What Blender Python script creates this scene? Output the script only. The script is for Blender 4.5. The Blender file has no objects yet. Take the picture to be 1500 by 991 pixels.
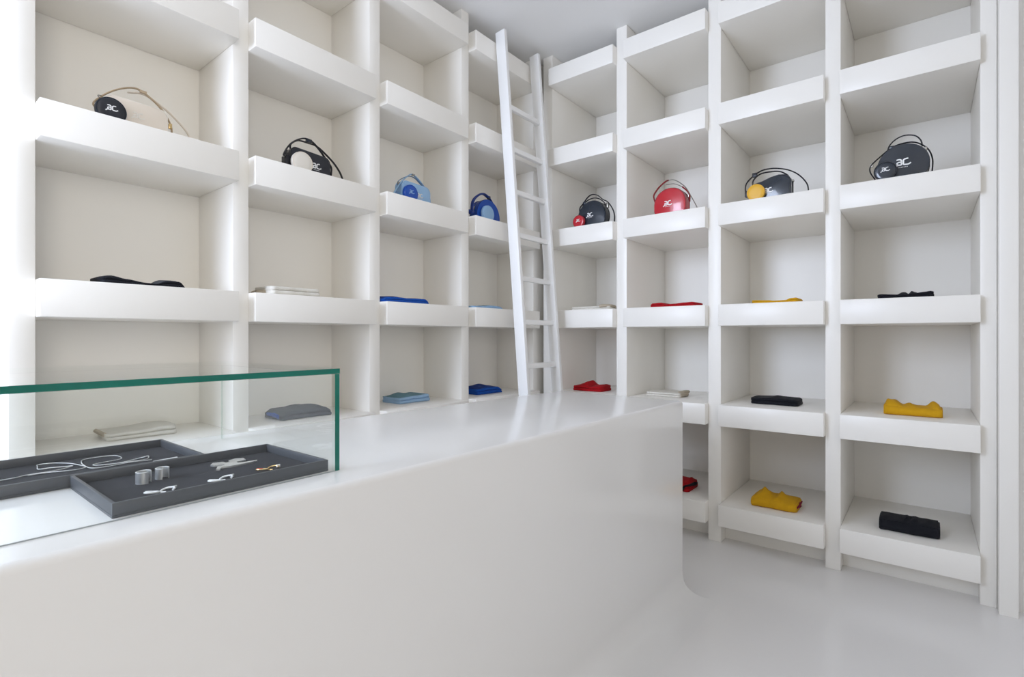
import bpy, bmesh, math, random
from mathutils import Vector, Matrix
random.seed(7)
scene = bpy.context.scene
COL = scene.collection
PI = math.pi

# ------------------------------------------------------------------ materials
def mat(name, color, rough=0.5, metal=0.0, spec=0.5, bump=None, coat=0.0, sheen=0.0, vary=None):
    m = bpy.data.materials.new(name); m.use_nodes = True
    nt = m.node_tree; b = nt.nodes['Principled BSDF']
    b.inputs['Base Color'].default_value = (*color, 1)
    b.inputs['Roughness'].default_value = rough
    b.inputs['Metallic'].default_value = metal
    b.inputs['Specular IOR Level'].default_value = spec
    b.inputs['Coat Weight'].default_value = coat
    b.inputs['Sheen Weight'].default_value = sheen
    tc = nt.nodes.new('ShaderNodeTexCoord')
    if bump:
        kind, scale, strength, dist = bump
        if kind == 'wave':
            t = nt.nodes.new('ShaderNodeTexWave'); t.inputs['Scale'].default_value = scale
            t.inputs['Distortion'].default_value = 1.5
        else:
            t = nt.nodes.new('ShaderNodeTexNoise'); t.inputs['Scale'].default_value = scale
            t.inputs['Detail'].default_value = 3
        nt.links.new(tc.outputs['Object'], t.inputs['Vector'])
        bp = nt.nodes.new('ShaderNodeBump'); bp.inputs['Strength'].default_value = strength
        bp.inputs['Distance'].default_value = dist
        nt.links.new(t.outputs['Fac'], bp.inputs['Height'])
        nt.links.new(bp.outputs['Normal'], b.inputs['Normal'])
    if vary:
        scale, amt = vary
        n = nt.nodes.new('ShaderNodeTexNoise'); n.inputs['Scale'].default_value = scale
        nt.links.new(tc.outputs['Object'], n.inputs['Vector'])
        mx = nt.nodes.new('ShaderNodeMix'); mx.data_type = 'RGBA'
        mx.inputs[6].default_value = (*color, 1)
        mx.inputs[7].default_value = (*[c * (1 - amt) for c in color], 1)
        nt.links.new(n.outputs['Fac'], mx.inputs[0])
        nt.links.new(mx.outputs[2], b.inputs['Base Color'])
    return m

M = {}
M['shelf'] = mat('white_lacquer_shelf', (.93, .905, .855), .32, spec=.4, bump=('noise', 9, .02, .004))
M['counter'] = mat('white_resin_counter', (.83, .82, .805), .15, spec=.5, bump=('noise', 3, .015, .006))
M['floor'] = mat('pale_resin_floor', (.85, .835, .82), .17, spec=.4, bump=('noise', 2.2, .03, .006), vary=(1.1, .05))
M['wall'] = mat('white_wall_paint', (.9, .89, .87), .6, bump=('noise', 40, .02, .002))
M['ceiling'] = mat('white_ceiling_paint', (.95, .95, .95), .8, bump=('noise', 40, .02, .002))
M['ladder'] = mat('white_ladder_paint', (.95, .95, .945), .35)
M['tray'] = mat('charcoal_leather_tray', (.07, .076, .088), .42, bump=('noise', 220, .15, .001))
M['felt'] = mat('dark_grey_felt', (.052, .053, .059), .95, spec=.1, bump=('noise', 500, .3, .0006))
M['silver'] = mat('brushed_silver', (.88, .89, .9), .36, 1.0)
M['white_enamel'] = mat('white_enamel', (.9, .9, .9), .25, coat=.4)
M['red_enamel'] = mat('red_enamel', (.6, .03, .03), .25, coat=.4)
M['gold'] = mat('pale_gold_metal', (.72, .52, .25), .25, 1.0)
M['hardware'] = mat('steel_hardware', (.42, .41, .38), .28, 1.0)
M['emblem'] = mat('white_emblem_print', (.88, .88, .88), .3)
M['black_gloss'] = mat('black_patent_leather', (.012, .020, .034), .22, coat=.5, bump=('noise', 60, .05, .001))
M['black'] = mat('black_leather', (.013, .014, .02), .4, bump=('noise', 180, .1, .0008))
M['cream'] = mat('cream_leather', (.78, .70, .60), .4, bump=('noise', 150, .06, .0008))
M['cream_pale'] = mat('pale_cream_leather', (.80, .76, .69), .4, bump=('noise', 150, .06, .0008))
M['tan'] = mat('tan_cord', (.46, .35, .23), .55)
M['red'] = mat('red_patent_leather', (.53, .016, .03), .22, coat=.5, bump=('noise', 60, .05, .001))
M['dark_red'] = mat('dark_red_strap', (.25, .008, .014), .4)
M['blue'] = mat('royal_blue_leather', (.008, .075, .42), .36, bump=('noise', 150, .06, .0008))
M['navy'] = mat('deep_blue_strap', (.008, .035, .22), .4)
M['sky'] = mat('light_blue_leather', (.30, .49, .72), .36, bump=('noise', 150, .06, .0008))
M['sky_dark'] = mat('grey_blue_strap', (.16, .27, .42), .45)
M['yellow'] = mat('yellow_leather', (.78, .44, .03), .4, bump=('noise', 150, .06, .0008))
K = lambda n, c: mat(n, c, .9, spec=.2, sheen=.03, bump=('wave', 60, .2, .002), vary=(30, .18))
M['k_black'] = K('black_knit', (.012, .013, .018))
M['k_grey'] = K('slate_grey_knit', (.06, .07, .085))
M['k_blue'] = K('blue_knit', (.01, .09, .45))
M['k_navy'] = K('navy_knit', (.01, .04, .22))
M['k_sky'] = K('light_blue_knit', (.36, .55, .78))
M['k_teal'] = K('muted_teal_knit', (.16, .30, .36))
M['k_red'] = K('red_knit', (.46, .008, .014))
M['k_cream'] = K('cream_knit', (.80, .77, .70))
M['k_beige'] = K('beige_knit', (.52, .45, .35))
M['k_yellow'] = K('yellow_knit', (.72, .39, .012))
M['k_crimson'] = K('crimson_lining', (.30, .02, .06))

# green edge of the thick panes and the thin clear face
def glass_face():
    m = bpy.data.materials.new('clear_glass'); m.use_nodes = True
    nt = m.node_tree; nt.nodes.remove(nt.nodes['Principled BSDF'])
    out = nt.nodes['Material Output']
    tr = nt.nodes.new('ShaderNodeBsdfTransparent'); tr.inputs[0].default_value = (.985, .994, .99, 1)
    gl = nt.nodes.new('ShaderNodeBsdfGlossy'); gl.inputs['Roughness'].default_value = 0.0
    gl.inputs['Color'].default_value = (1, 1, 1, 1)
    fr = nt.nodes.new('ShaderNodeFresnel'); fr.inputs['IOR'].default_value = 1.5
    geo = nt.nodes.new('ShaderNodeNewGeometry')
    inv = nt.nodes.new('ShaderNodeMath'); inv.operation = 'SUBTRACT'; inv.inputs[0].default_value = 1
    nt.links.new(geo.outputs['Backfacing'], inv.inputs[1])
    mu = nt.nodes.new('ShaderNodeMath'); mu.operation = 'MULTIPLY'
    nt.links.new(fr.outputs[0], mu.inputs[0]); nt.links.new(inv.outputs[0], mu.inputs[1])
    mix = nt.nodes.new('ShaderNodeMixShader')
    nt.links.new(mu.outputs[0], mix.inputs[0]); nt.links.new(tr.outputs[0], mix.inputs[1])
    nt.links.new(gl.outputs[0], mix.inputs[2]); nt.links.new(mix.outputs[0], out.inputs['Surface'])
    return m
M['glass'] = glass_face()
M['glass_edge'] = mat('green_glass_edge', (.004, .21, .155), .12, spec=.5, vary=(9, .55))
def clear_from_inside(m):              # seen from within the pane an edge is just clear glass
    nt = m.node_tree; out = nt.nodes['Material Output']; b = nt.nodes['Principled BSDF']
    geo = nt.nodes.new('ShaderNodeNewGeometry'); tr = nt.nodes.new('ShaderNodeBsdfTransparent'); tr.inputs[0].default_value = (.93, .97, .95, 1)
    mix = nt.nodes.new('ShaderNodeMixShader'); nt.links.new(geo.outputs['Backfacing'], mix.inputs[0])
    nt.links.new(b.outputs[0], mix.inputs[1]); nt.links.new(tr.outputs[0], mix.inputs[2]); nt.links.new(mix.outputs[0], out.inputs['Surface'])
clear_from_inside(M['glass_edge'])

# ------------------------------------------------------------------ mesh helpers
def smooth_path(pts, n=6, closed=False):
    P = [Vector(p) for p in pts]; out = []
    L = len(P)
    rng = range(L if closed else L - 1)
    for i in rng:
        if closed: p0, p1, p2, p3 = P[i-1], P[i], P[(i+1) % L], P[(i+2) % L]
        else:
            p1, p2 = P[i], P[i+1]
            p0 = P[i-1] if i > 0 else p1 * 2 - p2
            p3 = P[i+2] if i + 2 < L else p2 * 2 - p1
        for k in range(n):
            t = k / n
            out.append(.5 * ((2*p1) + (-p0+p2)*t + (2*p0-5*p1+4*p2-p3)*t*t + (-p0+3*p1-3*p2+p3)*t**3))
    if not closed: out.append(P[-1])
    return out

class MB:
    def __init__(s): s.bm = bmesh.new()
    def box(s, x0, x1, y0, y1, z0, z1, bevel=0.0, seg=2):
        vs = [s.bm.verts.new((x, y, z)) for z in (z0, z1) for x, y in ((x0, y0), (x1, y0), (x1, y1), (x0, y1))]
        fs = [(0,3,2,1),(4,5,6,7),(0,1,5,4),(1,2,6,5),(2,3,7,6),(3,0,4,7)]
        faces = [s.bm.faces.new([vs[i] for i in f]) for f in fs]
        if bevel > 0:
            es = list({e for f in faces for e in f.edges})
            bmesh.ops.bevel(s.bm, geom=es, offset=bevel, segments=seg, profile=.5, affect='EDGES')
        return faces
    def hexa(s, pts, bevel=0.0):       # 8 points, lower four then upper four, each counter-clockwise
        vs = [s.bm.verts.new(p) for p in pts]
        fs = [(0,3,2,1),(4,5,6,7),(0,1,5,4),(1,2,6,5),(2,3,7,6),(3,0,4,7)]
        faces = [s.bm.faces.new([vs[i] for i in f]) for f in fs]
        if bevel > 0:
            es = list({e for f in faces for e in f.edges})
            bmesh.ops.bevel(s.bm, geom=es, offset=bevel, segments=2, profile=.5, affect='EDGES')
    def prism(s, poly, y0, y1, bevel=0.0, seg=3):   # polygon in xz, extruded along y
        a = [s.bm.verts.new((x, y0, z)) for x, z in poly]; b = [s.bm.verts.new((x, y1, z)) for x, z in poly]
        n = len(poly)
        f0 = s.bm.faces.new(a); f1 = s.bm.faces.new(b[::-1]); sides = []
        for i in range(n):
            s.bm.faces.new([a[(i+1) % n], a[i], b[i], b[(i+1) % n]])
        if bevel > 0:
            es = list(f0.edges) + list(f1.edges)
            bmesh.ops.bevel(s.bm, geom=es, offset=bevel, segments=seg, profile=.5, affect='EDGES')
    def tube(s, pts, r, seg=8, closed=False, flat=1.0, flat_axis=None):
        # round tube; flat < 1 squashes it towards the plane normal to flat_axis (a strap)
        P = [Vector(p) for p in pts]; n = len(P); rings = []
        up = Vector((0, 0, 1))
        prev = None
        for i, p in enumerate(P):
            if closed: t = P[(i+1) % n] - P[i-1]
            else: t = P[min(i+1, n-1)] - P[max(i-1, 0)]
            if t.length < 1e-9: t = Vector((1, 0, 0))
            t.normalize()
            if flat_axis is not None:
                a = Vector(flat_axis); a = a - t * a.dot(t)
                if a.length < 1e-5: a = up - t * up.dot(t)
            else:
                a = prev if prev is not None else (up if abs(t.z) < .9 else Vector((1, 0, 0)))
                a = a - t * a.dot(t)
                if a.length < 1e-6: a = Vector((0, 1, 0)) - t * t.y
            a.normalize(); prev = a; b = t.cross(a)
            rings.append([s.bm.verts.new(p + (a * math.cos(2*PI*k/seg) * r + b * math.sin(2*PI*k/seg) * r * flat)) for k in range(seg)])
        m = n if closed else n - 1
        for i in range(m):
            A, B = rings[i], rings[(i+1) % n]
            for k in range(seg):
                s.bm.faces.new([A[k], B[k], B[(k+1) % seg], A[(k+1) % seg]])
        if not closed:
            s.bm.faces.new(rings[0][::1]); s.bm.faces.new(rings[-1][::-1])
    def lathe_y(s, cx, cz, prof, seg=40, sx=1.0, sz=1.0):     # profile (radius, y), turned about the y axis
        rings = []
        for r, y in prof:
            rings.append([s.bm.verts.new((cx + sx * r * math.cos(2*PI*k/seg), y, cz + sz * r * math.sin(2*PI*k/seg))) for k in range(seg)])
        for A, B in zip(rings, rings[1:]):
            for k in range(seg): s.bm.faces.new([A[k], A[(k+1) % seg], B[(k+1) % seg], B[k]])
        s.bm.faces.new(rings[0][::-1]); s.bm.faces.new(rings[-1])
    def ribbon(s, pts, w, y, t):       # flat stroke in the xz plane at depth y, thickness t towards -y
        P = [Vector((a, 0, b)) for a, b in pts]; L, R = [], []
        for i, p in enumerate(P):
            d = (P[min(i+1, len(P)-1)] - P[max(i-1, 0)]).normalized(); n = Vector((-d.z, 0, d.x)) * w / 2
            L.append(p + n); R.append(p - n)
        for a, b, c, d in zip(L, L[1:], R[1:], R):
            f = [s.bm.verts.new((v.x, y, v.z)) for v in (a, b, c, d)]
            g = [s.bm.verts.new((v.x, y - t, v.z)) for v in (a, b, c, d)]
            s.bm.faces.new(f); s.bm.faces.new(g[::-1])
            for i in range(4): s.bm.faces.new([f[i], g[i], g[(i+1) % 4], f[(i+1) % 4]])
    def build(s, name, material, parent=None, smooth=True, angle=35):
        bmesh.ops.recalc_face_normals(s.bm, faces=s.bm.faces)
        me = bpy.data.meshes.new(name); s.bm.to_mesh(me); s.bm.free()
        for mm in (material if isinstance(material, (list, tuple)) else [material]): me.materials.append(mm)
        if smooth:
            me.shade_smooth()
            me.set_sharp_from_angle(angle=math.radians(angle))
        o = bpy.data.objects.new(name, me); COL.objects.link(o)
        if parent is not None: o.parent = parent
        return o

def tag(o, label=None, cat=None, group=None, kind=None):
    if label: o['label'] = label
    if cat: o['category'] = cat
    if group: o['group'] = group
    if kind: o['kind'] = kind
    return o
def thing(name, label, cat, loc=(0, 0, 0), rz=0.0, group=None):
    e = bpy.data.objects.new(name, None); COL.objects.link(e)
    e.empty_display_size = .05
    e.location = loc; e.rotation_euler = (0, 0, rz)
    return tag(e, label, cat, group)
def copy_tree(o, parent=None):
    c = o.copy(); COL.objects.link(c)
    if parent is not None: c.parent = parent
    for ch in list(o.children): copy_tree(ch, c)
    return c

# ------------------------------------------------------------------ dimensions
ROWS = [.208, .7195, 1.2335, 1.7465, 2.263, 2.7795]    # shelf tops
BH = .1096                                              # shelf thickness
CEIL = 2.89
LX = [(.3102, .8567), (.9144, 1.462), (1.521, 2.070), (2.1292, 2.742)]         # openings along the left wall
RY = [(1.8889, 1.4322), (1.3665, .8993), (.8341, .3664), (.3055, -.1659)]      # openings along the right wall
L_LIP, L_POST, L_BACK = 1.96, 2.015, 2.34
R_LIP, R_POST, R_BACK = 2.7314, 2.78, 3.36
WIN_X = -1.7; REAR_Y = -2.6

# ------------------------------------------------------------------ setting
def struct(mb, name, m, **k):
    o = mb.build(name, m, **k); o['kind'] = 'structure'; return o
b = MB(); b.box(WIN_X - .2, 3.6, REAR_Y - .2, 2.5, -.1, 0); struct(b, 'floor', M['floor'])
b = MB(); b.box(WIN_X - .2, 3.6, REAR_Y - .2, 2.5, CEIL, CEIL + .1); struct(b, 'ceiling', M['ceiling'])
b = MB(); b.box(WIN_X - .2, 3.6, L_BACK + .012, 2.5, 0, CEIL); struct(b, 'wall_left', M['wall'])
b = MB(); b.box(R_BACK + .012, 3.6, -.272, L_BACK + .012, 0, CEIL); b.box(2.80, 3.6, REAR_Y, -.272, 0, CEIL); struct(b, 'wall_right', M['wall'])
# the casing at the right end of the right-hand shelves
b = MB(); b.box(2.724, 2.80, -.272, -.217, 0, CEIL, .002); struct(b, 'trim_1', M['shelf'])
# window wall (street side, left of the camera) and rear wall, each with tall shop windows
W1 = [(1.3, 2.32)]; WZ = (1.1, 2.72)
b = MB()
ys = [REAR_Y - .2, *[q for p in W1 for q in p], L_BACK + .012]
for i in (0, 2): b.box(WIN_X - .2, WIN_X, ys[i], ys[i+1], 0, CEIL)
for a, c in W1:
    b.box(WIN_X - .2, WIN_X, a, c, 0, WZ[0]); b.box(WIN_X - .2, WIN_X, a, c, WZ[1], CEIL)
struct(b, 'wall_front', M['wall'])
W2 = [(-1.6, -.6)]
b = MB()
xs = [WIN_X, *[q for p in W2 for q in p], 2.80]
for i in (0, 2): b.box(xs[i], xs[i+1], REAR_Y - .2, REAR_Y, 0, CEIL)
for a, c in W2:
    b.box(a, c, REAR_Y - .2, REAR_Y, 0, WZ[0]); b.box(a, c, REAR_Y - .2, REAR_Y, WZ[1], CEIL)
struct(b, 'wall_rear', M['wall'])
for i, (a, c) in enumerate(W1):
    b = MB(); t = .05
    b.box(WIN_X - .12, WIN_X - .06, a, a + t, *WZ); b.box(WIN_X - .12, WIN_X - .06, c - t, c, *WZ)
    b.box(WIN_X - .12, WIN_X - .06, a + t, c - t, WZ[0], WZ[0] + t); b.box(WIN_X - .12, WIN_X - .06, a + t, c - t, WZ[1] - t, WZ[1])
    struct(b, 'window_%d' % (i + 1), M['wall'])
for i, (a, c) in enumerate(W2):
    b = MB(); t = .05
    y0, y1 = REAR_Y - .12, REAR_Y - .06
    b.box(a, a + t, y0, y1, *WZ); b.box(c - t, c, y0, y1, *WZ)
    b.box(a + t, c - t, y0, y1, WZ[0], WZ[0] + t); b.box(a + t, c - t, y0, y1, WZ[1] - t, WZ[1])
    struct(b, 'window_%d' % (i + 1 + len(W1)), M['wall'])

# ------------------------------------------------------------------ shelving
u = thing('shelving_unit', 'white built-in cubbyhole shelving along the left wall, behind the ladder and counter', 'shelving', ((.253 + 2.82) / 2, (L_POST + L_BACK) / 2, 0), group=None)
def lp(mb, name, par, org):
    bmesh.ops.translate(mb.bm, verts=mb.bm.verts, vec=(-org[0], -org[1], -org[2]))
    return mb.build(name, M['shelf'], par)
org = u.location.copy()
edges = [.253, LX[0][0], LX[0][1], LX[1][0], LX[1][1], LX[2][0], LX[2][1], LX[3][0], LX[3][1], 2.93]
for i in range(0, 10, 2):
    b = MB(); b.box(edges[i], edges[i+1], L_POST, L_BACK - .012, 0, CEIL - .001, .0025); lp(b, 'upright', u, org)
b = MB(); b.box(.253, 2.82, L_BACK - .012, L_BACK + .008, 0, CEIL - .001); lp(b, 'back_panel', u, org)
for (a, c) in LX:
    for z in ROWS:
        b = MB(); b.box(a, c, L_LIP, L_BACK - .012, z - BH, z, .0035); lp(b, 'shelf', u, org)
    b = MB(); b.box(a, c, L_POST + .085, L_POST + .105, 0, ROWS[0] - BH, .001); lp(b, 'plinth', u, org)
v = thing('shelving_unit', 'white built-in cubbyhole shelving along the right wall, ending at the door casing', 'shelving', ((R_POST + R_BACK) / 2, (1.96 - .216) / 2, 0))
org = v.location.copy()
edges = [1.96, RY[0][0], RY[0][1], RY[1][0], RY[1][1], RY[2][0], RY[2][1], RY[3][0], RY[3][1], -.216]
for i in range(0, 10, 2):
    b = MB(); b.box(R_POST, R_BACK - .012, edges[i+1], edges[i], 0, CEIL - .001, .0025); lp(b, 'upright', v, org)
b = MB(); b.box(R_BACK - .012, R_BACK + .008, -.216, 1.96, 0, CEIL - .001); lp(b, 'back_panel', v, org)
for (a, c) in RY:
    for z in ROWS:
        b = MB(); b.box(R_LIP, R_BACK - .012, c, a, z - BH, z, .0035); lp(b, 'shelf', v, org)
    b = MB(); b.box(R_POST + .08, R_POST + .10, c, a, 0, ROWS[0] - BH, .001); lp(b, 'plinth', v, org)

# ------------------------------------------------------------------ ladder
SL = .082
yf = lambda z: 1.720 + (z - .757) * SL
RD = .066; ZT = 2.835
lad = thing('library_ladder', 'white wooden ladder leaning against the shelves in the corner', 'ladder', (2.47, yf(0) + RD / 2, 0))
def loc(pts): return [(x - 2.47, y - yf(0) - RD / 2, z) for x, y, z in pts]
for x0, x1 in ((2.29, 2.315), (2.62, 2.645)):
    b = MB()
    lo = [(x0, yf(0), 0), (x1, yf(0), 0), (x1, yf(0) + RD, 0), (x0, yf(0) + RD, 0)]
    hi = [(x0, yf(ZT), ZT), (x1, yf(ZT), ZT), (x1, yf(ZT) + RD, ZT - .006), (x0, yf(ZT) + RD, ZT - .006)]
    b.hexa(loc(lo + hi), .002); b.build('rail', M['ladder'], lad)
z = 2.396
while z > .1:
    b = MB(); y = yf(z) + .018; x0, x1 = 2.311, 2.624
    b.hexa(loc([(x0, y, z - .015), (x1, y, z - .015), (x1, y + .026, z - .015), (x0, y + .026, z - .015),
                (x0, y + .0024, z + .015), (x1, y + .0024, z + .015), (x1, y + .0284, z + .015), (x0, y + .0284, z + .015)]), .004)
    b.build('rung', M['ladder'], lad); z -= .249

# ------------------------------------------------------------------ counter
ZC = .80
foot = [(-1.15, .858), (2.14, .794), (2.17, 1.425), (-1.15, 1.60)]      # front-left, front-right, back-right, back-left
def offset_poly(P, d):
    n = len(P); out = []
    for i in range(n):
        p0, p1, p2 = Vector(P[i-1]), Vector(P[i]), Vector(P[(i+1) % n])
        e1 = (p1 - p0).normalized(); e2 = (p2 - p1).normalized()
        n1 = Vector((e1.y, -e1.x)); n2 = Vector((e2.y, -e2.x))
        k = (n1 + n2) / (1 + n1.dot(n2))
        out.append(p1 + k * d)
    return out
def ring(off, z, r):           # the footprint offset outwards, each corner rounded with radius r
    P = offset_poly(foot, off - r); out = []
    n = len(P)
    for i in range(n):
        p0, p1, p2 = P[i-1], P[i], P[(i+1) % n]
        e1 = (p1 - p0).normalized(); e2 = (p2 - p1).normalized()
        a0 = math.atan2(-e1.x, e1.y); a1 = math.atan2(-e2.x, e2.y)
        while a1 < a0: a1 += 2 * PI
        for k in range(6):
            a = a0 + (a1 - a0) * k / 5
            out.append((p1.x + r * math.cos(a), p1.y + r * math.sin(a), z))
    return out
b = MB(); loops = []
CX, CZ = .13, .105                                      # the front sweeps out into the floor in a soft cove
for k in range(21):
    t = k / 20 * PI / 2
    e = (1 - math.sin(t)) ** 1.25
    L = ring(.012 * e, .0005 + CZ * (1 - math.cos(t)) ** 1.35, .012)
    loops.append([(x, y - (CX * e if y < 1.1 else 0), z) for x, y, z in L])
TR = .012
for k in range(7):
    t = k / 6 * PI / 2
    loops.append(ring(-TR * (1 - math.cos(t)), ZC - TR + TR * math.sin(t), .012))
rings = [[b.bm.verts.new(p) for p in L] for L in loops]
for A, B in zip(rings, rings[1:]):
    n = len(A)
    for k in range(n): b.bm.faces.new([A[k], A[(k+1) % n], B[(k+1) % n], B[k]])
b.bm.faces.new(rings[-1]); b.bm.faces.new(rings[0][::-1])
cnt = b.build('counter', M['counter'], angle=50)
tag(cnt, 'long white seamless sales counter with base sweeping out into the floor', 'counter')

# ------------------------------------------------------------------ glass case and trays
GX0, GX1, GY0, GY1 = -.55, .592, .914, 1.438
GT, GZ = .010, 1.003
case = thing('display_case', 'frameless glass display case with green edges on the white counter', 'display case', ((GX0 + GX1) / 2, (GY0 + GY1) / 2, ZC))
def pane(name, x0, x1, y0, y1, z0, z1):
    b = MB(); o = case.location
    fs = b.box(x0 - o.x, x1 - o.x, y0 - o.y, y1 - o.y, z0 - o.z, z1 - o.z)
    bmesh.ops.recalc_face_normals(b.bm, faces=b.bm.faces)
    areas = sorted(fs, key=lambda f: -f.calc_area())
    for f in areas[2:]:
        if f.normal.z > -.5: f.material_index = 1
    return b.build(name, [M['glass'], M['glass_edge']], case, smooth=False)
ZP = GZ - GT - .0005
pane('top_pane', GX0, GX1 + .001, GY0, GY1, GZ - GT, GZ)
pane('front_pane', GX0 + GT + .0005, GX1 - GT - .0005, GY0, GY0 + GT, ZC + .0005, ZP)
pane('back_pane', GX0 + GT + .0005, GX1 - GT - .0005, GY1 - GT, GY1, ZC + .0005, ZP)
pane('side_pane', GX1 - GT, GX1, GY0, GY1, ZC + .0005, ZP)
pane('side_pane', GX0, GX0 + GT, GY0, GY1, ZC + .0005, ZP)

b = MB(); b.box(GX0 - case.location.x + GT, GX1 - case.location.x - GT, GY0 - case.location.y - .0012, GY0 - case.location.y - .0001, .0004, .0022, .0003)
b.build('foot_line', mat('grey_foot_line', (.34, .37, .38), .3), case)  # added strip that draws the grey contact line at the front pane's foot
TW, TD, TH, TT = .350, .248, .0225, .0055
def make_tray(label, x0, y0):
    t = thing('jewellery_tray', label, 'tray', (x0 + TW / 2, y0 + TD / 2, ZC), group='grey trays in the glass case')
    a, c = TW / 2, TD / 2
    b = MB()
    b.box(-a, a, -c, c, .0003, .004)
    b.box(-a, a, -c, -c + TT, .004, TH, .001); b.box(-a, a, c - TT, c, .004, TH, .001)
    b.box(-a, -a + TT, -c + TT, c - TT, .004, TH, .001); b.box(a - TT, a, -c + TT, c - TT, .004, TH, .001)
    b.build('tray_body', M['tray'], t)
    b = MB(); b.box(-a + TT, a - TT, -c + TT, c - TT, .004, .006); b.build('felt_liner', M['felt'], t)
    return t
make_tray('dark grey jewellery tray with rings and earrings, nearest the glass corner', .226, .928)
t2 = make_tray('dark grey jewellery tray with necklaces, behind the tray of rings', .095, 1.178)
ZF = ZC + .006
# necklaces
def necklace(label, pts, r, m, closed=False, clasps=()):
    pts = [(x, y if y < 1.25 else 1.25 + (y - 1.25) * .74) for x, y in pts]
    o = Vector((sum(p[0] for p in pts) / len(pts), sum(p[1] for p in pts) / len(pts), ZF))
    n = thing('necklace', label, 'necklace', o, group='necklaces in the rear tray')
    b = MB(); P = smooth_path([(x - o.x, y - o.y, r + .0002 + .0006 * (i % 2)) for i, (x, y) in enumerate(pts)], 5, closed)
    b.tube(P, r, 6, closed); b.build('chain', m, n)
    for nm, (x0, y0), (x1, y1), w in clasps:
        b = MB(); d = Vector((x1 - x0, y1 - y0, 0)); L = d.length; d.normalize()
        pth = [Vector((x0 - o.x, y0 - o.y, w * .35)) + d * L * k / 6 for k in range(7)]
        b.tube(pth, w / 2, 8, flat=.5, flat_axis=(0, 0, 1) if False else d.cross(Vector((0, 0, 1))))
        b.build(nm, M['white_enamel'], n)
    return n
necklace('silver cord necklace looped into a flag shape, left one in the rear tray',
         [(.132, 1.318), (.172, 1.322), (.187, 1.337), (.218, 1.335), (.243, 1.347), (.261, 1.365), (.25, 1.374), (.23, 1.384), (.213, 1.393), (.216, 1.43), (.219, 1.458),
          (.233, 1.452), (.246, 1.446), (.262, 1.407), (.272, 1.363), (.275, 1.322), (.261, 1.310), (.240, 1.312), (.215, 1.33), (.19, 1.325)], .0010, M['silver'])
necklace('silver cord necklace looped into a bird shape, right one in the rear tray',
         [(.379, 1.284), (.341, 1.291), (.301, 1.286), (.279, 1.296), (.277, 1.358), (.280, 1.40), (.290, 1.437), (.319, 1.440), (.343, 1.425), (.341, 1.364), (.31, 1.353), (.290, 1.341),
          (.295, 1.322), (.335, 1.302), (.372, 1.303), (.385, 1.340), (.378, 1.343), (.348, 1.318), (.326, 1.310), (.304, 1.309)], .0010, M['silver'])
necklace('fine silver chain with white bar ends lying along the front of the rear tray',
         [(.108, 1.232), (.13, 1.228), (.16, 1.23), (.189, 1.228), (.214, 1.23), (.244, 1.229), (.281, 1.231), (.320, 1.230), (.372, 1.238)], .0012, M['silver'],
         clasps=[('clasp', (.150, 1.2295), (.180, 1.2285), .0055), ('bar_pendant', (.372, 1.240), (.416, 1.246), .009)])

# rings (open cuffs standing on end) and earrings
def cuff(x, y, label, rz, R=.0105, H=.020):
    o = thing('ring', label, 'ring', (x, y, ZF), rz, group='open silver rings in the front tray')
    b = MB(); n = 26; a0, a1 = math.radians(35), math.radians(330)
    prof = [(R, .0), (R + .0016, .0), (R + .0016, H), (R, H)]
    rs = []
    for k in range(n + 1):
        a = a0 + (a1 - a0) * k / n
        rs.append([b.bm.verts.new((r * math.cos(a), r * math.sin(a), z + .0002)) for r, z in prof])
    for A, B in zip(rs, rs[1:]):
        for i in range(4): b.bm.faces.new([A[i], B[i], B[(i+1) % 4], A[(i+1) % 4]])
    b.bm.faces.new(rs[0]); b.bm.faces.new(rs[-1][::-1]); b.build('band', M['silver'], o)
    for z in (.0002, H + .0002):
        b = MB(); b.tube([(math.cos(a0 + (a1 - a0) * k / n) * (R + .0008), math.sin(a0 + (a1 - a0) * k / n) * (R + .0008), max(z, .0012)) for k in range(n + 1)], .0011, 6)
        b.build('rim', M['silver'], o)
    return o
cuff(.3105, 1.087, 'wide open silver ring standing on end, left one of the two', math.radians(-40))
cuff(.342, 1.096, 'wide open silver ring standing on end, right one of the two', math.radians(-75), .0095, .019)
def earring(x, y, label, rz, m, m2, R=.0100, stud=False):
    o = thing('earring', label, 'earring', (x, y, ZF), rz, group='hoop earrings in the front tray')
    b = MB(); P = [(R * math.cos(a), R * math.sin(a), .0022 + .0018 * math.sin(a)) for a in [math.radians(20 + 300 * k / 20) for k in range(21)]]
    b.tube(P, .0017, 8); b.build('hoop', m, o)
    if stud:
        b = MB(); b.box(-.0016, .0016, R - .002, R + .005, .0008, .0064, .0008); b.build('clip', m2, o)
    else:
        b = MB(); b.box(-.001, R, -.0012, .0012, .0008, .0048, .0008); b.build('bar', m2, o)
    return o
earring(.298, 1.003, 'white hoop earring lying flat below the rings, left of its pair', 2.4, M['white_enamel'], M['white_enamel'])
earring(.320, 1.000, 'white hoop earring tilted below the rings, right of its pair', -1.4, M['white_enamel'], M['silver'], stud=True)
earring(.393, .997, 'white hoop earring beside the front rim under the brooch, left of its pair', 2.4, M['white_enamel'], M['white_enamel'])
earring(.414, 1.001, 'white hoop earring beside the front rim under the brooch, right of its pair', -1.4, M['white_enamel'], M['silver'], stud=True)
earring(.484, 1.010, 'gold hoop earring with red bar near the right end of the tray', 2.4, M['gold'], M['red_enamel'])
earring(.504, 1.006, 'gold hoop earring with white clip near the right end of the tray', -1.4, M['gold'], M['white_enamel'], stud=True)
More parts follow.
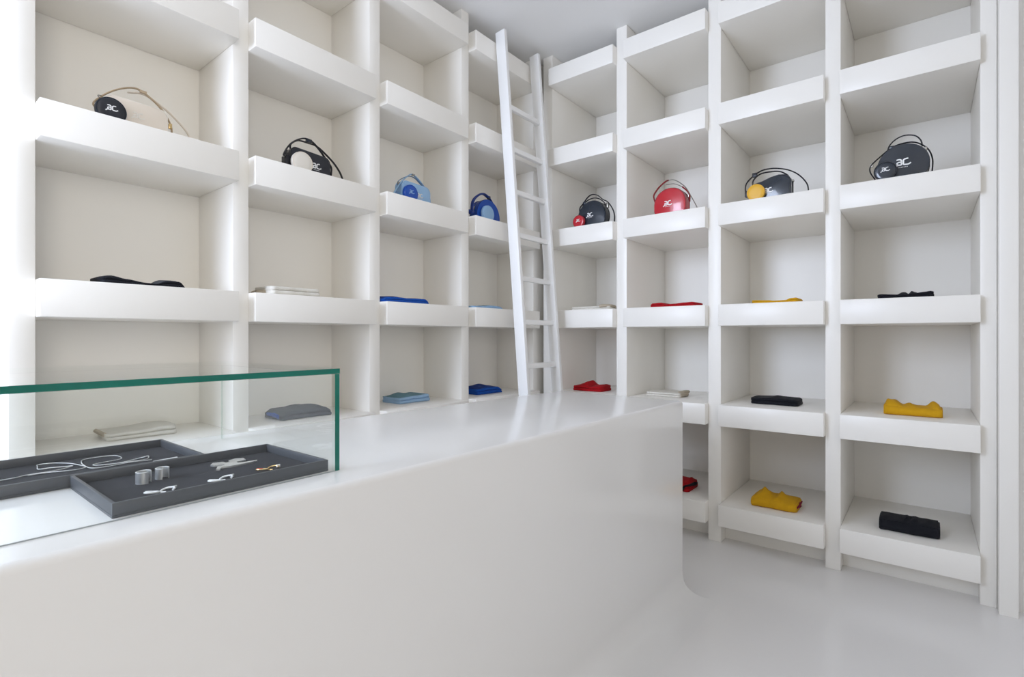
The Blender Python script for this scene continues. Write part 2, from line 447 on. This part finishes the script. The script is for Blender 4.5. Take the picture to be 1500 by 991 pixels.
# the flat silver brooch
br = thing('brooch', 'flat silver letter emblem brooch lying in the front tray', 'brooch', (.47, 1.105, ZF))
b = MB()
def flat_poly(mb, pts, z0, z1, ox, oy):
    a = [mb.bm.verts.new((x - ox, y - oy, z0)) for x, y in pts]; c = [mb.bm.verts.new((x - ox, y - oy, z1)) for x, y in pts]
    mb.bm.faces.new(a[::-1]); mb.bm.faces.new(c)
    for i in range(len(pts)): mb.bm.faces.new([a[i], a[(i+1) % len(pts)], c[(i+1) % len(pts)], c[i]])
flat_poly(b, [(.427, 1.077), (.433, 1.074), (.441, 1.087), (.455, 1.081), (.481, 1.082), (.510, 1.086), (.513, 1.093), (.489, 1.094), (.477, 1.098),
              (.478, 1.108), (.499, 1.112), (.503, 1.133), (.489, 1.140), (.473, 1.133), (.470, 1.120), (.462, 1.118), (.461, 1.130), (.444, 1.136), (.434, 1.122),
              (.436, 1.112), (.452, 1.108), (.452, 1.097), (.438, 1.098)], .0003, .0035, .47, 1.105)
b.build('emblem_plate', M['silver'], br)

# ------------------------------------------------------------------ bags
def emblem(mb, cx, cz, w, y, word=True):
    # two mirrored letter strokes with sweeping feet, and the small line of lettering below
    s = w / 2.5
    A = [(-1.12, -.66), (-.85, -.40), (-.52, -.30), (-.16, -.30), (-.14, .1), (-.16, .48), (-.42, .62), (-.80, .58)]
    A2 = [(-.16, .14), (-.50, .16), (-.72, .02), (-.66, -.2)]
    C = [(.80, .66), (.42, .62), (.16, .48), (.14, .1), (.16, -.26), (.50, -.34), (.86, -.32), (1.15, -.12)]
    for S in (A, A2, C):
        P = smooth_path([(cx + a * s, 0, cz + c * s) for a, c in S], 3)
        mb.ribbon([(p.x, p.z) for p in P], .22 * s, y, .0008)
    if word:
        for k in range(7):
            x = cx - .6 * s + k * .2 * s
            mb.ribbon([(x, cz - .72 * s), (x + .12 * s, cz - .72 * s)], .10 * s, y, .0006)

def round_poly(x0, x1, z0, z1, r_top, r_bot, n=7, slope=0.0):
    P = []
    for (cx, cz, r, a0) in ((x1 - r_bot, z0 + r_bot, r_bot, -90), (x1 - r_top, z1 - r_top, r_top, 0), (x0 + r_top, z1 - r_top, r_top, 90), (x0 + r_bot, z0 + r_bot, r_bot, 180)):
        for k in range(n):
            a = math.radians(a0 + 90 * k / (n - 1)); x, z = cx + r * math.cos(a), cz + r * math.sin(a)
            if slope and z > (z0 + z1) / 2: z += slope * (x - (x0 + x1) / 2)
            P.append((x, z))
    Q = []
    for p in P:
        if not Q or (abs(p[0] - Q[-1][0]) + abs(p[1] - Q[-1][1])) > 1e-5: Q.append(p)
    if abs(Q[0][0] - Q[-1][0]) + abs(Q[0][1] - Q[-1][1]) < 1e-5: Q.pop()
    return Q
def disc_poly(R, cz, zcut, n=44):      # a circle with its foot cut flat at zcut
    P = []
    for k in range(n):
        a = -PI / 2 + 2 * PI * (k + .5) / n
        x, z = R * math.cos(a), cz + R * math.sin(a)
        P.append((x, max(z, zcut)))
    Q = []
    for p in P:
        if not Q or abs(p[0] - Q[-1][0]) + abs(p[1] - Q[-1][1]) > 1e-4: Q.append(p)
    return Q

def bag(label, x, y, z, rz, poly, depth, m, m_pipe, emb=None, straps=(), bits=(), cat='handbag', m_logo=None):
    o = thing('handbag', label, cat, (x, y, z), rz, group='bags on the bag shelves')
    zl = min(p[1] for p in poly)
    poly = [(a, c - zl + .0035) for a, c in poly]
    b = MB(); b.prism(poly, -depth / 2, depth / 2, .007, 3); b.build('body', m, o, angle=50)
    for yy in (-depth / 2 + .004, depth / 2 - .004):
        b = MB(); b.tube([(a, yy, c) for a, c in poly], .0026, 6, closed=True); b.build('piping', m_pipe, o)
    # zip line over the top of the gusset
    top = [p for p in poly if p[1] > .55 * max(q[1] for q in poly)]
    top.sort(key=lambda p: -p[0])
    b = MB(); b.tube([(a, 0, c + .0006) for a, c in top], .002, 6); b.build('zip', M['hardware'], o)
    if emb:
        b = MB(); emblem(b, emb[0], emb[1], emb[2], -depth / 2 - .0002); b.build('emblem', m_logo or M['emblem'], o, smooth=False)
    for nm, pts, r, flat, ms in straps:
        b = MB(); b.tube(smooth_path(pts, 8), r, 8, flat=flat, flat_axis=(0, 1, 0)); b.build(nm, ms, o)
    for nm, c, s, ms in bits:
        b = MB(); b.box(c[0] - s[0], c[0] + s[0], c[1] - s[1], c[1] + s[1], c[2] - s[2], c[2] + s[2], min(s) * .4); b.build(nm, ms, o)
    return o
def purse(label, x, y, z, rz, R, m, m_rim, tilt=0, t=.024, emb=True, sz=1.0, cord=None, m_logo=None):
    o = thing('coin_purse', label, 'coin purse', (x, y, z), rz, group='round coin purses hung on the bags')
    cz = R * sz + .0006
    b = MB(); h = t / 2
    b.lathe_y(0, cz, [(R * .55, -h - .0012), (R * .84, -h - .0006), (R * .93, -h + .0015), (R * .985, -h + .005), (R, 0), (R * .985, h - .005), (R * .93, h - .0015), (R * .84, h)], 44, 1, sz)
    b.build('body', m, o, angle=60)
    b = MB(); b.tube([(R * .95 * math.cos(2*PI*k/40), -h + .0015, cz + sz * R * .95 * math.sin(2*PI*k/40)) for k in range(40)], .0016, 6, closed=True)
    b.build('piping', m_rim, o)
    if emb:
        b = MB(); emblem(b, 0, cz + R * .12, R * .86, -h - .0013, word=False); b.build('emblem', m_logo or M['emblem'], o, smooth=False)
    if cord:
        b = MB(); b.tube(smooth_path(cord, 6), .0017, 6, flat=.6, flat_axis=(0, 1, 0)); b.build('loop', m_rim, o)
    return o

ZB = ROWS[3]
# --- left wall. local x = world X, front towards -Y
YL = 2.082
d = .055
bx = .571
bag('cream box bag with cream strap beside a black round purse, on the bag shelf left', bx, YL, ZB, 0,
    round_poly(-.088, .086, 0, .097, .020, .014, slope=-.02), d, M['cream'], M['cream_pale'], (-.0, .055, .042),
    [('strap', [(-.100, .0, .050), (-.114, -.012, .067), (-.067, -.012, .119), (-.012, -.01, .151), (.026, -.005, .147), (.075, 0, .114), (.102, .0, .072), (.108, 0, .045), (.106, 0, .022)], .0055, .5, M['tan']),
     ('strap', [(-.018, .012, .140), (.03, .014, .150), (.090, .018, .125), (.135, .02, .092), (.165, .022, .062), (.178, .024, .030), (.180, .024, .006)], .0055, .5, M['cream'])],
    [('buckle', (.102, -.003, .060), (.005, .006, .009), M['gold']), ('strap_loop', (.02, -.008, .149), (.010, .004, .0045), M['tan'])], m_logo=M['cream_pale'])
purse('black round coin purse with white emblem, in front of the cream box bag', .493, YL - d / 2 - .014, ZB, 0, .0415, M['black'], M['black_gloss'], cord=[(-.02, .004, .07), (-.03, .012, .085), (-.02, .016, .09)])

bx = 1.194
bag('black box camera bag with double black strap beside a cream round purse', bx, YL, ZB, 0,
    round_poly(-.088, .088, 0, .103, .022, .012, slope=-.05), .062, M['black'], M['black'], (.022, .052, .05),
    [('strap', [(-.104, -.01, .060), (-.112, -.012, .076), (-.082, -.014, .127), (-.031, -.014, .162), (.008, -.012, .163), (.045, -.008, .142), (.079, -.004, .112), (.108, -.004, .080), (.110, -.004, .052), (.106, 0, .015)], .0064, .5, M['black']),
     ('strap', [(-.076, .0, .098), (-.074, .006, .128), (-.04, .01, .156), (.005, .012, .160), (.05, .014, .158), (.10, .018, .134), (.145, .02, .102), (.176, .022, .066), (.190, .024, .030), (.192, .024, .006)], .0062, .5, M['black'])],
    [('buckle', (-.002, -.012, .161), (.013, .006, .007), M['black_gloss']), ('ring', (-.110, -.010, .068), (.005, .004, .006), M['hardware']),
     ('tab', (-.098, -.002, .046), (.009, .022, .026), M['black'])])
purse('cream round coin purse, in front of the black box camera bag', 1.141, YL - .031 - .014, ZB, 0, .045, M['cream_pale'], M['cream'], emb=False)

bx = 1.782
bag('light blue box bag with light blue strap beside a royal blue round purse', bx, YL, ZB, 0,
    round_poly(-.095, .092, 0, .104, .030, .014, slope=-.03), .058, M['sky'], M['sky'], (.02, .05, .045),
    [('strap', [(-.135, -.012, .024), (-.128, -.012, .048), (-.09, -.01, .10), (-.045, -.006, .142), (-.008, 0, .162), (.035, .004, .148), (.085, .006, .112), (.118, .008, .070), (.126, .01, .020)], .006, .5, M['sky']),
     ('strap', [(-.098, .004, .080), (-.092, .004, .11), (-.03, .008, .148), (.02, .010, .150), (.08, .012, .112), (.108, .012, .070), (.112, .012, .030)], .0045, .5, M['sky_dark'])],
    [('buckle', (-.004, -.004, .160), (.009, .005, .004), M['hardware']), ('tab', (-.112, -.008, .034), (.014, .006, .016), M['sky_dark']), ('ring', (-.098, -.006, .095), (.007, .004, .007), M['hardware'])], m_logo=M['cream_pale'])
purse('royal blue round coin purse with emblem, in front of the light blue bag', 1.724, YL - .029 - .014, ZB, 0, .0435, M['blue'], M['blue'], m_logo=M['sky'])

bx = 2.342
bag('royal blue half moon bag with thick blue strap, on the shelf next to the ladder', bx, YL, ZB, 0,
    disc_poly(.102, 0, -.036), .060, M['blue'], M['navy'], None,
    [('strap', [(-.125, -.012, .040), (-.128, -.012, .070), (-.118, -.012, .115), (-.085, -.012, .150), (-.037, -.012, .174), (.015, -.008, .166), (.062, -.004, .132), (.096, 0, .085), (.108, 0, .040), (.106, 0, .008)], .0125, .5, M['navy']),
     ('strap_bow', [(-.170, -.012, .040), (-.155, -.016, .050), (-.138, -.012, .042), (-.115, -.012, .050)], .013, .7, M['navy'])],
    [('buckle', (.022, -.010, .164), (.011, .007, .009), M['black_gloss']), ('ring', (-.108, -.008, .078), (.008, .004, .009), M['hardware'])])
purse('light blue round coin purse, in front of the royal blue half moon bag', 2.313, YL - .03 - .014, ZB, 0, .050, M['sky'], M['sky'], emb=False)

# --- right wall. local x = -Y, front towards -X
RZ = -PI / 2
XR = 2.84
by = 1.619
bag('black patent round bag with looped strap beside a red round purse, nearest the ladder', XR, by, ZB, RZ,
    disc_poly(.096, 0, -.062), .060, M['black_gloss'], M['black'], (-.012, .075, .052),
    [('strap', [(-.088, -.010, .080), (-.094, -.012, .130), (-.068, -.012, .160), (-.035, -.012, .194), (-.004, -.01, .206), (.03, -.006, .196), (.062, 0, .168), (.095, .006, .146), (.125, .01, .10), (.136, .012, .060), (.134, .014, .02)], .0062, .5, M['black']),
     ('handle', [(-.086, .0, .110), (-.075, .0, .150), (-.045, -.002, .176), (-.005, -.004, .184), (.035, -.004, .176), (.07, -.002, .150), (.092, 0, .115)], .006, .5, M['black'])],
    [('buckle', (-.062, -.010, .160), (.009, .005, .010), M['black_gloss']), ('tab', (.096, 0, .125), (.006, .010, .016), M['hardware'])])
purse('red round coin purse, in front of the black patent round bag', XR - .03 - .014, 1.698, ZB, RZ, .040, M['red'], M['dark_red'])

by = 1.119
bag('red patent half moon bag with red and cord strap, on the right wall shelf', XR, by, ZB, RZ,
    round_poly(-.090, .088, 0, .146, .082, .030), .066, M['red'], M['dark_red'], (-.012, .066, .056),
    [('strap', [(-.088, -.010, .070), (-.100, -.012, .110), (-.100, -.012, .135), (-.072, -.012, .170), (-.035, -.012, .196), (-.014, -.012, .202)], .0072, .5, M['dark_red']),
     ('cord', [(-.016, -.012, .201), (.012, -.008, .200), (.045, -.004, .180), (.078, .004, .146), (.105, .010, .095), (.132, .014, .04), (.140, .016, .012)], .0032, .8, M['hardware']),
     ('cord', [(-.034, .0, .182), (.01, .0, .180), (.05, .0, .160), (.072, 0, .142)], .0026, .8, M['hardware']),
     ('strap_tab', [(.062, -.006, .152), (.085, -.004, .128), (.100, -.002, .100), (.099, 0, .065)], .0085, .45, M['dark_red'])],
    [('ring', (-.062, -.006, .148), (.005, .003, .006), M['hardware']), ('ring', (.096, -.002, .102), (.003, .008, .012), M['hardware'])])

by = .604
bag('black camera bag with arched top and black strap beside a yellow round purse', XR, by, ZB, RZ,
    [(-.084, 0), (.080, 0), (.088, .008), (.088, .082), (.080, .098), (.062, .110), (.035, .114), (.0, .108), (-.04, .094), (-.075, .088), (-.090, .078), (-.092, .010)], .062, M['black_gloss'], M['black'], (-.012, .048, .050),
    [('strap', [(-.112, -.012, .036), (-.122, -.012, .060), (-.120, -.012, .100), (-.098, -.012, .128), (-.062, -.012, .152), (-.03, -.008, .162), (.02, 0, .160), (.075, .010, .142), (.120, .014, .108), (.152, .016, .060), (.158, .018, .012)], .0062, .5, M['black']),
     ('handle', [(-.090, -.004, .090), (-.085, -.008, .118), (-.055, -.01, .142), (-.01, -.008, .146), (.035, -.004, .140), (.068, 0, .118), (.074, 0, .104)], .0064, .5, M['black'])],
    [('buckle', (-.078, -.011, .142), (.012, .007, .011), M['black']), ('tab', (-.115, -.008, .052), (.010, .012, .016), M['black']), ('ring', (.094, -.002, .084), (.004, .010, .005), M['hardware'])])
purse('yellow round coin purse, in front of the black arched camera bag', XR - .031 - .014, .668, ZB, RZ, .042, M['yellow'], M['yellow'], emb=False)

by = .080
bag('black patent ball shaped bag with thin loop handle, on the shelf nearest the door casing', XR, by, ZB, RZ,
    disc_poly(.089, 0, -.060), .072, M['black_gloss'], M['black'], (-.002, .072, .064),
    [('strap', [(-.098, -.012, .020), (-.118, -.014, .060), (-.115, -.014, .088), (-.085, -.014, .118), (-.045, -.012, .150), (-.012, -.008, .163), (.03, -.004, .164), (.062, 0, .148), (.088, .004, .118), (.100, .006, .075), (.098, .008, .02)], .0055, .5, M['black']),
     ('handle', [(-.056, .004, .140), (-.050, .004, .166), (-.028, .004, .190), (.004, .004, .201), (.04, .004, .192), (.060, .004, .168), (.066, .004, .140)], .0034, .8, M['black'])],
    [('buckle', (-.036, -.012, .154), (.012, .006, .006), M['black_gloss']), ('ring', (-.112, -.012, .090), (.006, .004, .008), M['hardware']), ('ring', (.078, .002, .126), (.004, .008, .008), M['hardware'])])
purse('black round coin purse with white emblem, in front of the black ball bag', XR - .036 - .014, .141, ZB, RZ, .042, M['black_gloss'], M['black'])

# ------------------------------------------------------------------ folded garments
def interp(P, u):
    if u <= P[0][0]: return P[0][1]
    for (a, h), (c, k) in zip(P, P[1:]):
        if u <= c:
            t = (u - a) / (c - a); t = t * t * (3 - 2 * t)
            return h + (k - h) * t
    return P[-1][1]
def garment(label, x, y, z, rz, w, dp, h, m, top=None, m_top=None, layers=2, cat='clothing', ends=None, seed=1, extra=()):
    """folded garment, origin at the middle of its front foot; x along the shelf, y into it.
       h: [(u, height)] of the folded stack, top: [(u, extra height)] of what lies bunched on it."""
    rnd = random.Random(seed)
    o = thing('folded_garment', label, cat, (x, y, z), rz, group='folded clothes on the shelves')
    if not isinstance(h, (list, tuple)): h = [(0, h), (1, h)]
    nu, nf = 34, 9
    ph = [rnd.uniform(0, 6.28) for _ in range(6)]
    for li in range(layers):
        b = MB(); rs = []
        inset = .004 * li
        for i in range(nu + 1):
            u = i / nu; H = interp(h, u)
            t = max(H / layers, .0016); z0 = t * li + .0004; r = t / 2
            wob = .0022 * math.sin(u * 9 + ph[0] + li) + .0012 * math.sin(u * 23 + ph[1])
            # the ends of the stack are rounded a little in plan
            e = min(u, 1 - u); rd = .012 * max(0, 1 - e / .05) ** 2
            fy = inset + wob + rd
            by_ = dp - inset - rd + .004 * math.sin(u * 7 + ph[2])
            pr = []
            for k in range(nf + 1):
                a = -PI / 2 - PI * k / nf
                pr.append((fy + r + math.cos(a) * r, z0 + r + math.sin(a) * r * .99))
            pr.append((fy + (by_ - fy) * .5, z0 + t * (1.0 - .03 * math.sin(u * 11 + ph[3]))))
            for k in range(nf + 1):
                a = PI / 2 - PI * k / nf
                pr.append((by_ - r + math.cos(a) * r, z0 + r + math.sin(a) * r * .99))
            xx = -w / 2 + w * u + (.002 * math.sin(li * 2 + 1) if e == 0 else 0)
            rs.append([b.bm.verts.new((xx, a, c)) for a, c in pr])
        n = len(rs[0])
        for A, B in zip(rs, rs[1:]):
            for k in range(n): b.bm.faces.new([A[k], B[k], B[(k+1) % n], A[(k+1) % n]])
        b.bm.faces.new(rs[0]); b.bm.faces.new(rs[-1][::-1])
        b.build('fold', m, o, angle=60)
    if top:
        b = MB(); nv = 14; g = []; base = []
        for i in range(nu + 1):
            u = i / nu; row = []; rowb = []
            for j in range(nv + 1):
                v = j / nv; xx = -w / 2 + .004 + (w - .008) * u; yy = dp * (.10 + .84 * v)
                bell = math.sin(PI * min(1, max(0, v))) ** .7
                eb = min(1, min(u, 1 - u) / .04) ** .5
                hh = interp(top, u + .03 * math.sin(v * 5 + ph[4])) * bell * eb * (1 + .12 * math.sin(v * 9 + u * 13 + ph[5]))
                zb = interp(h, u)
                row.append(b.bm.verts.new((xx, yy, zb + max(hh, 0) + .0002))); rowb.append(b.bm.verts.new((xx, yy, zb - .002)))
            g.append(row); base.append(rowb)
        for i in range(nu):
            for j in range(nv):
                b.bm.faces.new([g[i][j], g[i+1][j], g[i+1][j+1], g[i][j+1]])
                b.bm.faces.new([base[i][j], base[i][j+1], base[i+1][j+1], base[i+1][j]])
        for i in range(nu):
            b.bm.faces.new([g[i][0], base[i][0], base[i+1][0], g[i+1][0]]); b.bm.faces.new([g[i][nv], g[i+1][nv], base[i+1][nv], base[i][nv]])
        for j in range(nv):
            b.bm.faces.new([g[0][j], g[0][j+1], base[0][j+1], base[0][j]]); b.bm.faces.new([g[nu][j], base[nu][j], base[nu][j+1], g[nu][j+1]])
        b.build('bunched_top', m_top or m, o, angle=60)
    for nm, pts, r, flat, ms in extra:
        b = MB(); b.tube(smooth_path(pts, 6), r, 10, flat=flat, flat_axis=(0, 1, 0)); b.build(nm, ms, o, angle=60)
    return o
Z2, Z1, Z0 = ROWS[2], ROWS[1], ROWS[0]
# eye level row, left wall then right wall
garment('folded black garment with raised ends, on the eye level shelf far left', .578, 1.995, Z2, 0, .236, .15, [(0, .022), (.12, .026), (.28, .018), (.5, .010), (.62, .009), (.78, .022), (.92, .022), (1, .004)], M['k_black'], top=[(0, .003), (.1, .004), (.3, .001), (.62, .001), (.78, .007), (.9, .007), (1, 0)], m_top=M['k_grey'], seed=2)
garment('flat folded cream garment at eye level, second column of the left wall', 1.088, 1.972, Z2, 0, .205, .16, .031, M['k_cream'], seed=3,
        extra=[('end_fold', [(-.103, .06, .0095), (-.112, .10, .012), (-.108, .15, .011)], .008, 1.0, M['k_beige'])])
garment('folded royal blue garment at eye level, third column of the left wall', 1.674, 1.995, Z2, 0, .29, .15, [(0, .010), (.08, .023), (.35, .026), (.5, .024), (.9, .026), (1, .008)], M['k_blue'], top=[(0, 0), (.1, .006), (.33, .008), (.46, .0), (.6, .004), (.85, .005), (1, 0)], m_top=M['k_navy'], seed=4)
garment('thin folded light blue garment at eye level, beside the ladder', 2.285, 1.995, Z2, 0, .27, .15, [(0, .010), (.3, .012), (.6, .018), (.85, .016), (1, .005)], M['k_sky'], top=[(0, .002), (.3, .001), (.6, .004), (1, 0)], m_top=M['k_teal'], seed=5)
garment('folded cream garment with grey end at eye level, right wall beside the ladder', 2.765, 1.610, Z2, RZ, .26, .15, .020, M['k_cream'], seed=6,
        extra=[('end_fold', [(.075, -.004, .019), (.10, .0, .022), (.125, .03, .022), (.132, .08, .018)], .009, 1, M['k_beige'])])
garment('folded red garment with knotted left end, eye level shelf', 2.765, 1.094, Z2, RZ, .255, .15, [(0, .012), (.06, .022), (.26, .024), (.36, .013), (.55, .016), (.8, .020), (.95, .022), (1, .018)], M['k_red'], seed=7)
garment('folded yellow garment at eye level, above the black folded knit', 2.765, .582, Z2, RZ, .205, .15, [(0, .016), (.38, .013), (.5, .010), (.75, .011), (.85, .019), (.97, .021), (1, .016)], M['k_yellow'], seed=8)
garment('folded black garment with two small bumps, eye level shelf nearest the door casing', 2.765, .073, Z2, RZ, .192, .15, [(0, .017), (.05, .019), (.4, .015), (.6, .016), (.85, .022), (.95, .025), (1, .022)], M['k_black'], top=[(0, .0), (.36, .001), (.46, .013), (.52, .012), (.575, .002), (.60, .003), (.64, .015), (.68, .013), (.74, .002), (1, 0)], seed=9)
# row at counter height
garment('folded cream garment lying behind the jewellery trays, seen through the glass case', .602, 2.112, Z1, math.radians(-4), .205, .17, [(0, .022), (.4, .024), (.8, .032), (1, .030)], M['k_cream'], seed=10,
        extra=[('end_fold', [(-.100, .03, .018), (-.108, .08, .022), (-.108, .14, .020)], .007, 1, M['k_beige'])])
garment('folded slate grey garment with blue patch, seen through the glass case end', 1.195, 2.075, Z1, 0, .232, .17, [(0, .020), (.15, .036), (.85, .038), (1, .020)], M['k_grey'], top=[(0, 0), (.35, .002), (.47, .014), (.58, .003), (.75, .008), (1, 0)], seed=11,
        extra=[('blue_fold', [(-.118, .03, .014), (-.120, .07, .020), (-.118, .12, .018)], .010, .6, M['k_blue'])])
garment('folded light blue garment on the left wall just above the counter back', 1.832, 2.118, Z1, 0, .212, .16, [(0, .030), (.6, .034), (.92, .038), (1, .032)], M['k_sky'], top=[(0, .0), (.12, .010), (.3, .018), (.5, .010), (.75, .002), (1, 0)], m_top=M['k_teal'], seed=12)
garment('folded royal blue garment on the left wall, just left of the ladder', 2.402, 2.085, Z1, 0, .225, .16, [(0, .034), (.4, .040), (.8, .038), (1, .020)], M['k_blue'], top=[(0, .006), (.2, .014), (.33, .006), (.45, .016), (.7, .006), (1, 0)], m_top=M['k_navy'], seed=13)
garment('folded red garment standing above the counter end, right of the ladder', 2.895, 1.708, Z1, RZ, .205, .16, [(0, .030), (.5, .036), (.62, .026), (.8, .034), (1, .034)], M['k_red'], top=[(0, .004), (.25, .012), (.42, .028), (.6, .006), (.8, .006), (.95, .010), (1, .004)], seed=14)
garment('flat folded cream garment with beige end, shelf just above the counter corner', 2.905, 1.205, Z1, RZ, .205, .16, .024, M['k_cream'], seed=15,
        extra=[('end_fold', [(.100, .02, .012), (.108, .06, .016), (.112, .10, .014)], .011, 1, M['k_beige']), ('end_fold', [(.09, .03, .026), (.106, .08, .030), (.11, .13, .026)], .008, 1, M['k_beige'])])
garment('flat folded black knit on the shelf above the yellow and red garment', 2.895, .612, Z1, RZ, .218, .16, [(0, .030), (.5, .034), (.95, .032), (1, .026)], M['k_black'], top=[(0, 0), (.35, .001), (.5, .009), (.65, .004), (.9, .003), (1, 0)], seed=16)
garment('folded yellow garment with three soft bumps, right hand column', 2.858, .0505, Z1, RZ, .206, .15, [(0, .042), (.4, .036), (1, .036)], M['k_yellow'], layers=1, top=[(0, .010), (.07, .024), (.2, .024), (.36, .006), (.48, .015), (.60, .005), (.76, .005), (.90, .026), (1, .016)], seed=17)
# bottom row, right wall
garment('folded red garment with black trim on the lowest shelf, beside the counter base', 2.835, 1.135, Z0, RZ, .212, .17, [(0, .040), (.6, .044), (1, .040)], M['k_red'], top=[(0, .01), (.3, .02), (.55, .05), (.68, .012), (.85, .012), (.95, .022), (1, .006)], seed=18,
        extra=[('trim_band', [(.080, -.004, .012), (.088, .0, .032), (.108, .03, .036), (.116, .08, .034), (.114, .12, .028)], .010, .6, M['k_black'])])
garment('folded yellow garment with crimson lining on the lowest shelf', 2.820, .600, Z0, RZ, .206, .17, [(0, .040), (.9, .042), (1, .040)], M['k_yellow'], layers=1, top=[(0, .006), (.1, .022), (.2, .040), (.30, .028), (.44, .012), (.52, .014), (.60, .030), (.69, .016), (.8, .011), (.92, .009), (1, .002)], seed=19,
        extra=[('lining', [(.100, .03, .020), (.104, .08, .022), (.103, .14, .020)], .014, .35, M['k_crimson'])])
garment('thick folded black knit on the lowest shelf nearest the door casing', 2.822, .0625, Z0, RZ, .212, .15, .048, M['k_black'], layers=1, top=[(0, .004), (.12, .009), (.24, .004), (.42, .006), (.46, .016), (.51, .004), (.6, .013), (.68, .005), (.82, .010), (.92, .004), (1, 0)], seed=20)

# ------------------------------------------------------------------ camera
cam = bpy.data.cameras.new('camera'); co = bpy.data.objects.new('camera', cam); COL.objects.link(co)
F_PX, CY, YAW = 759.3, 493.8, math.radians(38.657)
cam.sensor_fit = 'HORIZONTAL'; cam.sensor_width = 36.0; cam.lens = F_PX / 1500 * 36
cam.shift_y = -(495.5 - CY) / 1500
cam.clip_start = .02
co.location = (0, 0, 1.065); co.rotation_euler = (PI / 2, 0, YAW - PI / 2)
scene.camera = co

# ------------------------------------------------------------------ light: daylight through the shop windows
def area(name, loc, rot, sx, sy, power, color, spread):
    L = bpy.data.lights.new(name, 'AREA'); L.shape = 'RECTANGLE'; L.size = sx; L.size_y = sy
    L.energy = power; L.color = color; L.spread = math.radians(spread)
    o = bpy.data.objects.new(name, L); COL.objects.link(o); o.location = loc; o.rotation_euler = rot
    return o
for a, c in W1:      # cool daylight from the street window
    area('daylight', (WIN_X - .03, (a + c) / 2, sum(WZ) / 2), (0, -PI / 2, 0), WZ[1] - WZ[0], c - a, 48, (.70, .795, 1.0), 128)
for a, c in W2:      # weaker, warmer light from rear left, through the unseen window behind
    area('daylight', ((a + c) / 2, REAR_Y - .03, sum(WZ) / 2), (PI / 2, 0, 0), c - a, WZ[1] - WZ[0], 22, (1.0, .945, .86), 118)

w = bpy.data.worlds.new('world'); scene.world = w; w.use_nodes = True
bg = w.node_tree.nodes['Background']; bg.inputs[0].default_value = (.75, .86, 1, 1); bg.inputs[1].default_value = .15

scene.view_settings.view_transform = 'Standard'; scene.view_settings.look = 'None'
scene.view_settings.gamma = 1; scene.view_settings.use_curve_mapping = False
scene.view_settings.exposure = -0.05
cy = scene.cycles
cy.max_bounces = 12; cy.diffuse_bounces = 8; cy.glossy_bounces = 4; cy.transparent_max_bounces = 16
cy.use_denoising = True
cy.sample_clamp_indirect = 6
